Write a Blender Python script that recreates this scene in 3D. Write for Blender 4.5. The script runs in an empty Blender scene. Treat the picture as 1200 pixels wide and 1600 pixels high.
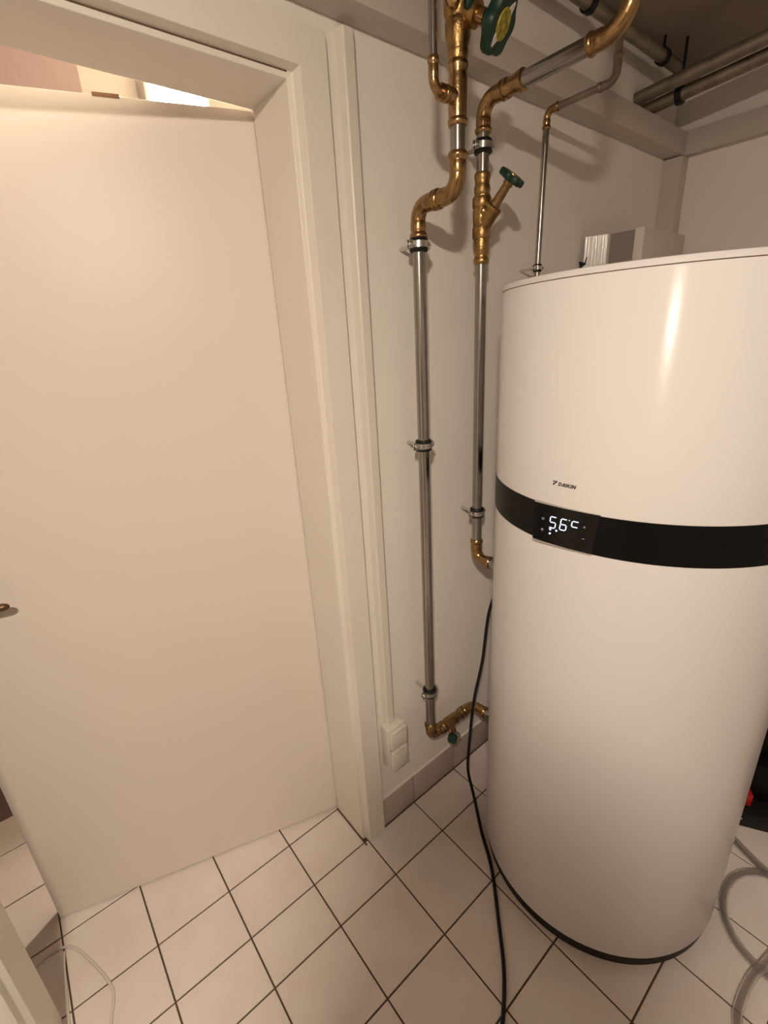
import bpy, bmesh, math, random
from mathutils import Vector, Matrix
random.seed(4)
PI = math.pi
scene = bpy.context.scene
col = scene.collection

# ------------------------------------------------------------------ camera, world, exposure
CAM_R = ((0.76963, -0.63624, -0.05358), (0.25979, 0.23540, 0.93653), (0.58325, 0.73470, -0.34646))   # right, up, forward
CAM_C = Vector((0.2368, -0.7520, 1.5038))
cam_data = bpy.data.cameras.new('camera')
cam_data.sensor_fit = 'VERTICAL'
cam_data.sensor_height = 24.0
cam_data.lens = 730.92 / 1600 * 24.0
cam_data.clip_start = 0.01
cam = bpy.data.objects.new('camera', cam_data)
col.objects.link(cam)
r_, u_, f_ = [Vector(v) for v in CAM_R]
m = Matrix.Identity(4)
for i in range(3):
    m[i][0] = r_[i]; m[i][1] = u_[i]; m[i][2] = -f_[i]; m[i][3] = CAM_C[i]
cam.matrix_world = m
scene.camera = cam

world = bpy.data.worlds.new('world')
scene.world = world
world.use_nodes = True
world.node_tree.nodes['Background'].inputs[0].default_value = (0.9, 0.8, 0.7, 1)
world.node_tree.nodes['Background'].inputs[1].default_value = 0.02

scene.view_settings.view_transform = 'Standard'
scene.view_settings.look = 'None'
scene.view_settings.gamma = 1.0
scene.view_settings.use_curve_mapping = False
scene.view_settings.exposure = 0.0
LAMP = Vector((-0.11, -1.02, 2.105))
LAMP_STRENGTH = 1010.0
LAMP_COLOR = (1.0, 0.845, 0.69)
HALL_STRENGTH = 440.0

# ------------------------------------------------------------------ materials
def mat(name, color, rough=0.5, metal=0.0, var=0.0, vscale=3.0, bump=0.0, bscale=60.0, coat=0.0, emit=None, estr=0.0, spec=0.5, dark=None):
    mt = bpy.data.materials.new(name)
    mt.use_nodes = True
    nt = mt.node_tree
    b = nt.nodes['Principled BSDF']
    b.inputs['Base Color'].default_value = (*color, 1)
    b.inputs['Roughness'].default_value = rough
    b.inputs['Metallic'].default_value = metal
    b.inputs['Specular IOR Level'].default_value = spec
    b.inputs['Coat Weight'].default_value = coat
    if emit:
        b.inputs['Emission Color'].default_value = (*emit, 1)
        b.inputs['Emission Strength'].default_value = estr
    tc = nt.nodes.new('ShaderNodeTexCoord')
    if var > 0:
        n = nt.nodes.new('ShaderNodeTexNoise')
        n.inputs['Scale'].default_value = vscale
        n.inputs['Detail'].default_value = 5
        nt.links.new(tc.outputs['Object'], n.inputs['Vector'])
        rp = nt.nodes.new('ShaderNodeValToRGB')
        rp.color_ramp.elements[0].position = 0.3
        rp.color_ramp.elements[1].position = 0.7
        d = dark if dark else tuple(c * (1 - var) for c in color)
        rp.color_ramp.elements[0].color = (*d, 1)
        rp.color_ramp.elements[1].color = (*color, 1)
        nt.links.new(n.outputs['Fac'], rp.inputs['Fac'])
        nt.links.new(rp.outputs['Color'], b.inputs['Base Color'])
    if bump > 0:
        n2 = nt.nodes.new('ShaderNodeTexNoise')
        n2.inputs['Scale'].default_value = bscale
        n2.inputs['Detail'].default_value = 4
        nt.links.new(tc.outputs['Object'], n2.inputs['Vector'])
        bp = nt.nodes.new('ShaderNodeBump')
        bp.inputs['Strength'].default_value = bump
        bp.inputs['Distance'].default_value = 0.004
        nt.links.new(n2.outputs['Fac'], bp.inputs['Height'])
        nt.links.new(bp.outputs['Normal'], b.inputs['Normal'])
    return mt

M = {}
M['wall'] = mat('wall_paint', (0.88, 0.83, 0.77), 0.55, var=0.04, vscale=2.2, bump=0.12, bscale=45)
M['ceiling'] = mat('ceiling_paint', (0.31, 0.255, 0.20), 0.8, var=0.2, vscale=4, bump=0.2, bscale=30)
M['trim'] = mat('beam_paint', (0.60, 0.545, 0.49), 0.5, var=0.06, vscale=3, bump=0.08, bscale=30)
M['frame'] = mat('frame_enamel', (0.82, 0.77, 0.70), 0.38, var=0.03, vscale=5)
M['door'] = mat('door_lacquer', (0.82, 0.75, 0.67), 0.42, var=0.03, vscale=1.5)
M['tile'] = mat('floor_tile_glaze', (0.86, 0.79, 0.73), 0.32, var=0.10, vscale=9, dark=(0.81, 0.71, 0.66))
M['skirting'] = mat('skirting_tile_glaze', (0.52, 0.43, 0.39), 0.35, var=0.08, vscale=12)
M['grout'] = mat('grout', (0.13, 0.085, 0.05), 0.9, var=0.3, vscale=40)
M['shell'] = mat('tank_enamel', (0.755, 0.73, 0.72), 0.22, spec=0.16)
M['black_gloss'] = mat('black_gloss_plastic', (0.006, 0.0055, 0.0055), 0.22, spec=0.3)
M['black_band'] = mat('black_band_plastic', (0.005, 0.0045, 0.0045), 0.36, spec=0.15)
M['black'] = mat('black_rubber', (0.009, 0.008, 0.008), 0.5, spec=0.3)
M['bezel'] = mat('grey_bezel', (0.38, 0.35, 0.31), 0.4)
M['steel'] = mat('stainless_steel', (0.40, 0.38, 0.355), 0.24, 1.0, var=0.15, vscale=14)
M['zinc'] = mat('zinc_plated_steel', (0.62, 0.61, 0.58), 0.28, 1.0)
M['galv'] = mat('dull_galvanised_pipe', (0.34, 0.29, 0.22), 0.5, 0.7, var=0.4, vscale=25)
M['brass'] = mat('gunmetal_brass', (0.43, 0.275, 0.13), 0.26, 1.0, var=0.25, vscale=30, bump=0.12, bscale=160)
M['brass_cast'] = mat('cast_brass', (0.44, 0.28, 0.11), 0.34, 1.0, var=0.2, vscale=30, bump=0.25, bscale=220)
M['green'] = mat('green_plastic', (0.004, 0.030, 0.018), 0.42, spec=0.4)
M['yellow'] = mat('yellow_label', (0.50, 0.42, 0.05), 0.5, var=0.6, vscale=120, dark=(0.13, 0.10, 0.01))
M['white_plastic'] = mat('white_plastic', (0.74, 0.69, 0.62), 0.38)
M['cable_white'] = mat('white_cable_sheath', (0.72, 0.67, 0.60), 0.4)
M['grey_panel'] = mat('grey_box_panel', (0.26, 0.23, 0.20), 0.5)
M['box_front'] = mat('box_beige_front', (0.64, 0.57, 0.52), 0.5)
M['gloss_white'] = mat('glossy_white_film', (0.90, 0.87, 0.82), 0.16)
M['red'] = mat('red_plastic', (0.45, 0.012, 0.012), 0.35)
M['bronze'] = mat('bronze_handle', (0.16, 0.09, 0.05), 0.4, 0.8)
M['pink_wall'] = mat('hall_plaster', (0.20, 0.14, 0.125), 0.8, var=0.05, bump=0.5, bscale=40)
M['hall_wall'] = mat('hall_paint', (0.33, 0.29, 0.24), 0.7)
M['lamp'] = mat('lamp_glass', (0.9, 0.85, 0.8), 0.5, emit=LAMP_COLOR, estr=LAMP_STRENGTH)
M['hall_lamp'] = mat('hall_lamp_diffuser', (0.9, 0.85, 0.75), 0.5, emit=(1.0, 0.86, 0.70), estr=HALL_STRENGTH)
M['led'] = mat('led_segment', (0.8, 0.85, 1.0), 0.5, emit=(0.62, 0.74, 1.0), estr=1.25)
M['led_dim'] = mat('led_icon_dim', (0.3, 0.3, 0.3), 0.5, emit=(0.55, 0.6, 0.62), estr=0.16)
M['logo'] = mat('logo_print', (0.02, 0.015, 0.012), 0.5)
_t = M['shell'].node_tree
_tg = _t.nodes.new('ShaderNodeTangent'); _tg.direction_type = 'RADIAL'; _tg.axis = 'Z'
_b = _t.nodes['Principled BSDF']
_b.inputs['Anisotropic'].default_value = 0.85
_b.inputs['Anisotropic Rotation'].default_value = 0.25
_t.links.new(_tg.outputs[0], _b.inputs['Tangent'])
hose = bpy.data.materials.new('clear_hose'); hose.use_nodes = True
hb = hose.node_tree.nodes['Principled BSDF']
hb.inputs['Base Color'].default_value = (0.86, 0.84, 0.81, 1)
hb.inputs['Roughness'].default_value = 0.12
hb.inputs['IOR'].default_value = 1.42
hb.inputs['Transmission Weight'].default_value = 0.93
M['hose'] = hose
# vertical wavy sheen on the glossy film of the wall box
gw = M['gloss_white'].node_tree
wv = gw.nodes.new('ShaderNodeTexWave'); wv.bands_direction = 'Y'
wv.inputs['Scale'].default_value = 22; wv.inputs['Distortion'].default_value = 3; wv.inputs['Detail'].default_value = 2
tcw = gw.nodes.new('ShaderNodeTexCoord'); gw.links.new(tcw.outputs['Object'], wv.inputs['Vector'])
bw = gw.nodes.new('ShaderNodeBump'); bw.inputs['Strength'].default_value = 0.15; bw.inputs['Distance'].default_value = 0.004
gw.links.new(wv.outputs['Fac'], bw.inputs['Height']); gw.links.new(bw.outputs['Normal'], gw.nodes['Principled BSDF'].inputs['Normal'])

# ------------------------------------------------------------------ geometry helpers
def box(bm, a, b, bev=0.0, seg=2):
    x0, y0, z0 = a; x1, y1, z1 = b
    vs = [bm.verts.new(p) for p in ((x0,y0,z0),(x1,y0,z0),(x1,y1,z0),(x0,y1,z0),(x0,y0,z1),(x1,y0,z1),(x1,y1,z1),(x0,y1,z1))]
    fs = [bm.faces.new([vs[i] for i in q]) for q in ((0,3,2,1),(4,5,6,7),(0,1,5,4),(1,2,6,5),(2,3,7,6),(3,0,4,7))]
    if bev > 0:
        es = list({e for f in fs for e in f.edges})
        bmesh.ops.bevel(bm, geom=es, offset=bev, segments=seg, affect='EDGES', profile=0.5)
    return vs

def frame_of(d):
    d = d.normalized()
    a = Vector((0, 0, 1)) if abs(d.z) < 0.9 else Vector((1, 0, 0))
    x = a.cross(d).normalized(); y = d.cross(x).normalized()
    return x, y

def tube(bm, pts, rad, segs=16, caps=True):
    pts = [Vector(p) for p in pts]
    n = len(pts)
    rads = rad if isinstance(rad, (list, tuple)) else [rad] * n
    tan = []
    for i in range(n):
        if i == 0: t = pts[1] - pts[0]
        elif i == n - 1: t = pts[-1] - pts[-2]
        else: t = (pts[i+1] - pts[i]).normalized() + (pts[i] - pts[i-1]).normalized()
        tan.append(t.normalized())
    x, y = frame_of(tan[0])
    rings = []
    for i in range(n):
        if i > 0:
            q = tan[i-1].rotation_difference(tan[i])
            x = q @ x; x = (x - tan[i] * x.dot(tan[i])).normalized()
        y = tan[i].cross(x)
        rings.append([bm.verts.new(pts[i] + (x * math.cos(k*2*PI/segs) + y * math.sin(k*2*PI/segs)) * rads[i]) for k in range(segs)])
    for a, b in zip(rings, rings[1:]):
        for k in range(segs):
            bm.faces.new((a[k], a[(k+1) % segs], b[(k+1) % segs], b[k]))
    if caps:
        bm.faces.new(list(reversed(rings[0]))); bm.faces.new(rings[-1])
    return rings

def lathe(bm, o, d, prof, segs=24, caps=True):
    """prof: (distance along d, radius)"""
    o = Vector(o); d = Vector(d).normalized(); x, y = frame_of(d)
    rings = [[bm.verts.new(o + d * t + (x * math.cos(k*2*PI/segs) + y * math.sin(k*2*PI/segs)) * r) for k in range(segs)] for t, r in prof]
    for a, b in zip(rings, rings[1:]):
        for k in range(segs):
            bm.faces.new((a[k], a[(k+1) % segs], b[(k+1) % segs], b[k]))
    if caps:
        bm.faces.new(list(reversed(rings[0]))); bm.faces.new(rings[-1])

def prism(bm, pts, ext):
    """pts: closed polygon in 3D; ext: extrusion vector"""
    ext = Vector(ext)
    a = [bm.verts.new(Vector(p)) for p in pts]; b = [bm.verts.new(Vector(p) + ext) for p in pts]
    n = len(pts)
    bm.faces.new(a); bm.faces.new(list(reversed(b)))
    for i in range(n):
        bm.faces.new((a[i], b[i], b[(i+1) % n], a[(i+1) % n]))

def arc(corner, da, db, R, n=10):
    """points of the fillet from corner+da*R to corner+db*R (da, db perpendicular, both leaving the corner)"""
    c = Vector(corner); da = Vector(da).normalized(); db = Vector(db).normalized()
    o = c + da * R + db * R
    return [o - db * R * math.cos(t * PI / 2 / n) - da * R * math.sin(t * PI / 2 / n) for t in range(n + 1)]

def spline(pts, n=10):
    pts = [Vector(p) for p in pts]
    P = [pts[0] * 2 - pts[1]] + pts + [pts[-1] * 2 - pts[-2]]
    out = []
    for i in range(1, len(P) - 2):
        a, b, c, d = P[i-1:i+3]
        for k in range(n):
            t = k / n
            out.append(0.5 * ((2*b) + (c-a)*t + (2*a-5*b+4*c-d)*t*t + (3*b-a-3*c+d)*t**3))
    out.append(pts[-1])
    return out

def obj(name, bm, mt, parent=None, smooth=None):
    """smooth: None flat, or an angle in degrees"""
    bmesh.ops.remove_doubles(bm, verts=bm.verts, dist=1e-6)
    bmesh.ops.recalc_face_normals(bm, faces=bm.faces)
    me = bpy.data.meshes.new(name)
    bm.to_mesh(me); bm.free()
    if smooth:
        for p in me.polygons: p.use_smooth = True
        me.set_sharp_from_angle(angle=math.radians(smooth))
    me.materials.append(M[mt] if isinstance(mt, str) else mt)
    o = bpy.data.objects.new(name, me)
    col.objects.link(o)
    if parent:
        o.parent = parent
        o.matrix_parent_inverse = Matrix.Translation(-parent_world(parent))
    return o

def parent_world(p):
    return Vector(p.location) if p.type == 'EMPTY' else Vector((0, 0, 0))   # mesh parents sit at the origin

def tag(o, label, cat, group=None, kind=None):
    o['label'] = label; o['category'] = cat
    if group: o['group'] = group
    if kind: o['kind'] = kind
    return o

def thing(name, label, cat, loc=(0, 0, 0), group=None, kind=None):
    o = bpy.data.objects.new(name, None)
    o.empty_display_size = 0.05
    o.location = loc
    col.objects.link(o)
    return tag(o, label, cat, group, kind)

def B(): return bmesh.new()

def part_box(name, a, b, mt, parent, bev=0.0):
    bm = B(); box(bm, a, b, bev)
    return obj(name, bm, mt, parent, 40 if bev else None)

# ------------------------------------------------------------------ the room
WY = 0.140                                   # face of the wall that carries the pipes
ROOM_X0, ROOM_X1, ROOM_Y0, CEIL = -2.00, 2.37, -3.60, 2.30
OPEN_X0, OPEN_X1, OPEN_Z = -0.022, 0.788, 1.946
HALL_Y = 1.15

bm = B(); box(bm, (-2.2, ROOM_Y0 - 0.1, -0.10), (2.6, 2.0, -0.003))
floor = tag(obj('floor', bm, 'grout'), 'beige tiled floor with dark brown grout lines', 'floor', kind='structure')
TS = 0.2; GAP = 0.0042
tile_cache = {}
def tile(x0, x1, y0, y1):
    w, h = round(x1 - x0 - GAP, 4), round(y1 - y0 - GAP, 4)
    if (w, h) not in tile_cache:
        b_ = B(); c = 0.0011
        lo = [(-w/2, -h/2), (w/2, -h/2), (w/2, h/2), (-w/2, h/2)]
        hi = [(-w/2+c, -h/2+c), (w/2-c, -h/2+c), (w/2-c, h/2-c), (-w/2+c, h/2-c)]
        r0 = [b_.verts.new((x, y, -0.008)) for x, y in lo]
        r1 = [b_.verts.new((x, y, -c)) for x, y in lo]
        r2 = [b_.verts.new((x, y, 0)) for x, y in hi]
        for a, b in ((r0, r1), (r1, r2)):
            for k in range(4): b_.faces.new((a[k], a[(k+1) % 4], b[(k+1) % 4], b[k]))
        b_.faces.new(r2)
        me = bpy.data.meshes.new('tile'); b_.to_mesh(me); b_.free(); me.materials.append(M['tile'])
        tile_cache[(w, h)] = me
    o = bpy.data.objects.new('tile', tile_cache[(w, h)])
    o.location = ((x0 + x1) / 2, (y0 + y1) / 2, random.uniform(-0.0003, 0.0002))
    col.objects.link(o); o.parent = floor
for j in range(11):
    for i in range(-4, 12):
        tile(i * TS, (i + 1) * TS if i < 11 else ROOM_X1, -(j + 1) * TS, -j * TS)
for i in range(-4, 12):
    x0, x1 = i * TS, (i + 1) * TS if i < 11 else ROOM_X1
    if x1 > 0.81: tile(max(x0, 0.0), x1, 0, 0.1335)
    elif i >= 0: tile(x0, x1, 0, 0.138)
    else: tile(x0, min(x1, -0.06), 0, 0.1335)
for i in range(-1, 4):
    tile(max(i * TS, OPEN_X0), min((i + 1) * TS, OPEN_X1), 0.138, 0.291) if i >= 0 else None
tile(-0.06, 0.0, 0, 0.138)
for j in range(5):
    for i in range(-4, 6):
        tile(i * TS, (i + 1) * TS, 0.291 + j * TS, 0.291 + (j + 1) * TS)
tile(-0.06, 0.0, 0.138, 0.291)
# the rest of the floor behind the camera, one joined field
bm = B()
for j in range(18):
    for i in range(-10, 12):
        if i >= -4 and j < 11: continue
        x0, y0 = i * TS + GAP / 2, -(j + 1) * TS + GAP / 2
        w_ = TS - GAP
        vs_ = [bm.verts.new(p) for p in ((x0, y0, 0), (x0 + w_, y0, 0), (x0 + w_, y0 + w_, 0), (x0, y0 + w_, 0))]
        lo_ = [bm.verts.new((v.co.x, v.co.y, -.006)) for v in vs_]
        bm.faces.new(vs_)
        for k in range(4): bm.faces.new((lo_[k], lo_[(k+1) % 4], vs_[(k+1) % 4], vs_[k]))
tf = obj('tile_field', bm, 'tile', floor); tf['kind'] = 'stuff'
# shader variation per tile
nt = M['tile'].node_tree
oi = nt.nodes.new('ShaderNodeObjectInfo')
mp = [n for n in nt.nodes if n.type == 'TEX_NOISE'][0]
add = nt.nodes.new('ShaderNodeVectorMath'); add.operation = 'ADD'
mul = nt.nodes.new('ShaderNodeVectorMath'); mul.operation = 'SCALE'
tcn = [n for n in nt.nodes if n.type == 'TEX_COORD'][0]
nt.links.new(oi.outputs['Location'], mul.inputs[0]); mul.inputs['Scale'].default_value = 7.0
nt.links.new(tcn.outputs['Object'], add.inputs[0]); nt.links.new(mul.outputs[0], add.inputs[1])
nt.links.new(add.outputs[0], mp.inputs['Vector'])

CUT = 0.05
bm = B()
box(bm, (OPEN_X1 + CUT, WY, -0.05), (2.55, 0.30, 2.5))
box(bm, (-2.1, WY, -0.05), (OPEN_X0 - CUT, 0.30, 2.5))
box(bm, (OPEN_X0 - CUT, WY, OPEN_Z + CUT), (OPEN_X1 + CUT, 0.30, 2.5))
tag(obj('wall_back', bm, 'wall'), 'cream painted wall carrying the water pipes, with the doorway in it', 'wall', kind='structure')
bm = B(); box(bm, (ROOM_X1, ROOM_Y0, -0.05), (2.5, WY, CEIL + 0.05))
tag(obj('wall_right', bm, 'wall'), 'cream painted wall at the far end behind the white tank', 'wall', kind='structure')
bm = B(); box(bm, (ROOM_X0 - 0.1, ROOM_Y0, -0.05), (ROOM_X0, WY, CEIL + 0.05))
tag(obj('wall_left', bm, 'wall'), 'cream painted wall left of the doorway', 'wall', kind='structure')
bm = B(); box(bm, (ROOM_X0 - 0.1, ROOM_Y0 - 0.1, -0.05), (2.5, ROOM_Y0, CEIL + 0.05))
tag(obj('wall_front', bm, 'wall'), 'cream painted wall facing the pipe wall', 'wall', kind='structure')
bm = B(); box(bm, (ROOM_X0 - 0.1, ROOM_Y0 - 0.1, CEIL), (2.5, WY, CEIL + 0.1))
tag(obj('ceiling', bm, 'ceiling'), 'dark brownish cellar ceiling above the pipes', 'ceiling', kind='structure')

# boxed beams and corner column
BZ0, BZ1, BY, BX = 2.052, 2.118, 0.078, 2.330
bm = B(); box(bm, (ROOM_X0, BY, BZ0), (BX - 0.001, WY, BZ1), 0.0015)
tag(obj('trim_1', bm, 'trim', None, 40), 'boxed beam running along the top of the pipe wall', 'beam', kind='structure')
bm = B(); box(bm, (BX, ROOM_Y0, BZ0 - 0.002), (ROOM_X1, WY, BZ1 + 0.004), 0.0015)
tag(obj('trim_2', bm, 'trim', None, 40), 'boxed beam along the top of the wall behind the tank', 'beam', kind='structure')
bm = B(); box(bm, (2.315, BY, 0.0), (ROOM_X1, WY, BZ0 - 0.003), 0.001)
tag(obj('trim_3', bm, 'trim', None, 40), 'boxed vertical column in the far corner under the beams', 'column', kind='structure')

# tiled skirting
base = thing('baseboard_back', 'row of pinkish skirting tiles along the foot of the pipe wall', 'baseboard', (0.862, 0.1335, 0), kind='structure')
x = 0.8635
edges = [0.8635, 1.0, 1.2, 1.4, 1.6, 1.8, 2.0, 2.2, 2.313]
for a, b in zip(edges, edges[1:]):
    part_box('tile', (a + 0.001, 0.1335, 0.003), (b - 0.001, WY, 0.118), 'skirting', base, 0.0008)
part_box('grout_strip', (0.8635, 0.1345, 0.0), (2.313, WY, 0.1165), 'grout', base)
part_box('top_joint', (0.8635, 0.1337, 0.118), (2.313, WY, 0.1212), 'frame', base)
base2 = thing('baseboard_right', 'skirting tiles along the wall behind the tank', 'baseboard', (2.37, -1.2, 0), kind='structure')
yy = [BY - 0.001 - k * 0.2 for k in range(0, 12)]
for a, b in zip(yy, yy[1:]):
    part_box('tile', (2.3635, b + 0.001, 0.003), (ROOM_X1, a - 0.001, 0.118), 'skirting', base2, 0.0008)

# ------------------------------------------------------------------ door frame and door
PROF = [(0, .29), (0, .149), (.011, .147), (.0135, .124), (.0735, .124), (.0735, .139), (.0495, .139), (.0495, .301), (.07, .301), (.07, .335), (.018, .335), (.018, .29)]
fr = thing('trim_4', 'cream enamelled door frame with stepped casing around the doorway', 'door frame', (0.788, 0.13, 0), kind='structure')
def loft(bm, A, Bp):
    a = [bm.verts.new(p) for p in A]; b = [bm.verts.new(p) for p in Bp]; n = len(A)
    bm.faces.new(a); bm.faces.new(list(reversed(b)))
    for i in range(n): bm.faces.new((a[i], b[i], b[(i+1) % n], a[(i+1) % n]))
    lay = bm.edges.layers.float.get('bevel_weight_edge') or bm.edges.layers.float.new('bevel_weight_edge')
    for v, w in zip(a, b): bm.edges.get((v, w))[lay] = 1.0
def bev_obj(name, bm, mt, par, lim='ANGLE'):
    o = obj(name, bm, mt, par)
    md = o.modifiers.new('bevel', 'BEVEL'); md.width = 0.0012; md.segments = 2; md.limit_method = lim; md.angle_limit = 0.6
    return o
bm = B(); loft(bm, [(OPEN_X1 + a, y, 0.0005) for a, y in PROF], [(OPEN_X1 + a, y, OPEN_Z + a) for a, y in PROF]); bev_obj('jamb', bm, 'frame', fr, 'WEIGHT')
bm = B(); loft(bm, [(OPEN_X0 - a, y, 0.0005) for a, y in PROF], [(OPEN_X0 - a, y, OPEN_Z + a) for a, y in PROF]); bev_obj('jamb', bm, 'frame', fr, 'WEIGHT')
bm = B(); loft(bm, [(OPEN_X0 - a, y, OPEN_Z + a) for a, y in PROF], [(OPEN_X1 + a, y, OPEN_Z + a) for a, y in PROF]); bev_obj('head', bm, 'frame', fr, 'WEIGHT')
part_box('gasket', (OPEN_X0, 0.1465, OPEN_Z + 0.0085), (OPEN_X1, 0.150, OPEN_Z + 0.0125), 'grout', fr)
part_box('sealant', (OPEN_X1 + .0735, 0.133, 0.0), (OPEN_X1 + .0752, WY, 1.985), 'grout', fr)
for yy0 in (0.1335,):
    part_box('sealant', (OPEN_X1 - 0.004, 0.125, 0.0002), (OPEN_X1 + 0.001, 0.291, 0.0035), 'grout', fr)

HINGE = Vector((0.7905, 0.2935, 0)); DD = Vector((-0.953, 0.303, 0)).normalized(); DN = Vector((-DD.y, DD.x, 0)); DN = DN if DN.y < 0 else -DN
door = thing('door_1', 'plain cream door standing ajar into the hallway', 'door', (HINGE.x, HINGE.y, 0.006), kind='structure')
def dp(s, o, z): return HINGE + DD * s + DN * o + Vector((0, 0, z))
bm = B()
prism(bm, [dp(0, 0, 0.006), dp(0.826, 0, 0.006), dp(0.826, -0.04, 0.006), dp(0, -0.04, 0.006)], (0, 0, 1.940))
bev_obj('leaf', bm, 'door', door)
bm = B(); prism(bm, [dp(-0.004, 0.001, 0.006), dp(0.0, 0.001, 0.006), dp(0.0, -0.03, 0.006), dp(-0.004, -0.03, 0.006)], (0, 0, 1.93)); obj('hinge_seal', bm, 'grout', door)
bm = B(); prism(bm, [dp(0.240, 0.0008, 1.943), dp(0.285, 0.0008, 1.943), dp(0.285, -0.030, 1.943), dp(0.240, -0.030, 1.943)], (0, 0, 0.0062)); obj('top_clip', bm, 'bronze', door)
hd = B()
lathe(hd, dp(0.765, 0, 1.01), DN, [(0, .026), (.007, .026), (.009, .022)], 24)
h0 = obj('handle', hd, 'bronze', door, 40)
bm = B(); tube(bm, [dp(0.765, 0.005, 1.01), dp(0.765, 0.04, 1.01)], 0.009, 16)
tube(bm, [dp(0.772, 0.048, 1.01), dp(0.74, 0.048, 1.011), dp(0.70, 0.047, 1.011), dp(0.667, 0.046, 1.0105), dp(0.659, 0.046, 1.010), dp(0.656, 0.046, 1.010)], [0.0095, 0.0095, 0.009, 0.0085, 0.006, 0.002], 16)
obj('lever', bm, 'bronze', h0, 40)

# ------------------------------------------------------------------ hallway beyond the door
bm = B(); box(bm, (0.66, HALL_Y, -0.05), (1.7, HALL_Y + 0.1, 2.6)); tag(obj('wall_hall', bm, 'hall_wall'), 'brightly lit hallway wall glimpsed above the door', 'wall', kind='structure')
bm = B(); box(bm, (-1.2, 1.04, -0.05), (0.66, HALL_Y + 0.1, 2.6)); tag(obj('wall_hall_left', bm, 'pink_wall'), 'pinkish rough hallway wall glimpsed above the door', 'wall', kind='structure')
bm = B(); box(bm, (1.6, 0.30, -0.05), (1.7, HALL_Y, 2.6)); tag(obj('wall_hall_right', bm, 'hall_wall'), 'end wall of the hallway behind the door', 'wall', kind='structure')
bm = B(); box(bm, (-1.3, 0.30, -0.05), (-1.2, 1.2, 2.6)); tag(obj('wall_hall_end', bm, 'hall_wall'), 'far left wall of the hallway', 'wall', kind='structure')
bm = B(); box(bm, (-1.3, 0.14, 2.5), (1.7, 1.3, 2.6)); tag(obj('ceiling_hall', bm, 'hall_wall'), 'hallway ceiling beyond the door', 'ceiling', kind='structure')
hl = thing('hall_lamp', 'glowing rectangular wall lamp in the hallway above the door', 'lamp', (0.95, HALL_Y, 2.28))
part_box('mount', (0.86, HALL_Y - 0.02, 2.18), (1.03, HALL_Y, 2.40), 'white_plastic', hl, 0.002)
part_box('diffuser', (0.862, HALL_Y - 0.075, 2.185), (1.028, HALL_Y - 0.021, 2.395), 'hall_lamp', hl, 0.008)
part_box('end_plate', (0.845, HALL_Y - 0.074, 2.16), (0.859, HALL_Y, 2.42), 'bezel', hl, 0.002)
part_box('end_plate', (1.031, HALL_Y - 0.09, 2.16), (1.042, HALL_Y, 2.42), 'white_plastic', hl, 0.002)  # added plate, keeps the diffuser's light off the wall beside it

# ------------------------------------------------------------------ room lamp (behind the camera)
lp = thing('ceiling_lamp', 'round pendant lamp with an opaque white shade over frosted glass', 'lamp', (LAMP.x, LAMP.y, CEIL))
bm = B(); lathe(bm, (LAMP.x, LAMP.y, CEIL), (0, 0, -1), [(0, .055), (.012, .055), (.02, .045), (.03, .012)], 24); obj('canopy', bm, 'white_plastic', lp, 40)
bm = B(); tube(bm, [(LAMP.x, LAMP.y, CEIL - .02), (LAMP.x, LAMP.y, LAMP.z + .03)], .006, 10); obj('rod', bm, 'white_plastic', lp, 40)
bm = B(); lathe(bm, (LAMP.x, LAMP.y, LAMP.z + .034), (0, 0, -1), [(0, .02), (.008, .04), (.030, .059), (.034, .061), (.034, .055), (.032, .053)], 40); obj('shade', bm, 'white_plastic', lp, 40)
bm = B(); lathe(bm, LAMP, (0, 0, -1), [(-.001, .055), (.009, .0545), (.017, .049), (.024, .036), (.028, .018), (.029, .004)], 40); obj('glass', bm, 'lamp', lp, 60)

# ------------------------------------------------------------------ hot water tank
TC = Vector((1.325, -0.326, 0)); TR = 0.321
tank = thing('water_heater', 'tall white cylindrical hot water tank with a black band and digital display', 'water heater', (TC.x, TC.y, 0))
SEG = 128
BN0, BN1 = 1.1135, 1.190
bm = B(); lathe(bm, TC, (0, 0, 1), [(0, TR - .005), (.0335, TR - .0035)], SEG); obj('base_ring', bm, 'black', tank, 40)
bm = B(); lathe(bm, TC, (0, 0, 1), [(.0335, TR - .004), (.035, TR - .001), (.0375, TR), (BN0, TR)], SEG); obj('lower_shell', bm, 'shell', tank, 40)
bm = B(); lathe(bm, TC, (0, 0, 1), [(BN0, TR - .004), (BN0 + .0003, TR + .0006), (BN1 - .0003, TR + .0006), (BN1, TR - .004)], SEG); obj('black_band', bm, 'black_band', tank, 40)
bm = B(); lathe(bm, TC, (0, 0, 1), [(BN1, TR), (1.578, TR), (1.5805, TR - .0015)], SEG); obj('upper_shell', bm, 'shell', tank, 40)
bm = B(); lathe(bm, TC, (0, 0, 1), [(1.5805, TR - .004), (1.5825, TR - .004)], SEG); obj('lid_joint', bm, 'bezel', tank, 40)
bm = B(); lathe(bm, TC, (0, 0, 1), [(1.5822, TR - .001), (1.588, TR - .0005), (1.5915, TR - .003), (1.593, TR - .009), (1.594, 0.1)], SEG); obj('lid', bm, 'shell', tank, 40)
def on_shell(theta, r, z): return Vector((TC.x + r * math.cos(theta), TC.y + r * math.sin(theta), z))
def shear(bm):
    for v in bm.verts:                       # follows the shell, flush on the right and proud on the left
        dy = v.co.y - TC.y; t_ = (v.co.y + 0.3905) / 0.126
        v.co.x += TC.x - (math.sqrt(TR * TR - dy * dy) + 0.0026 + 0.0085 * max(t_, 0) ** 2) - PX
    return bm
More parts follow.
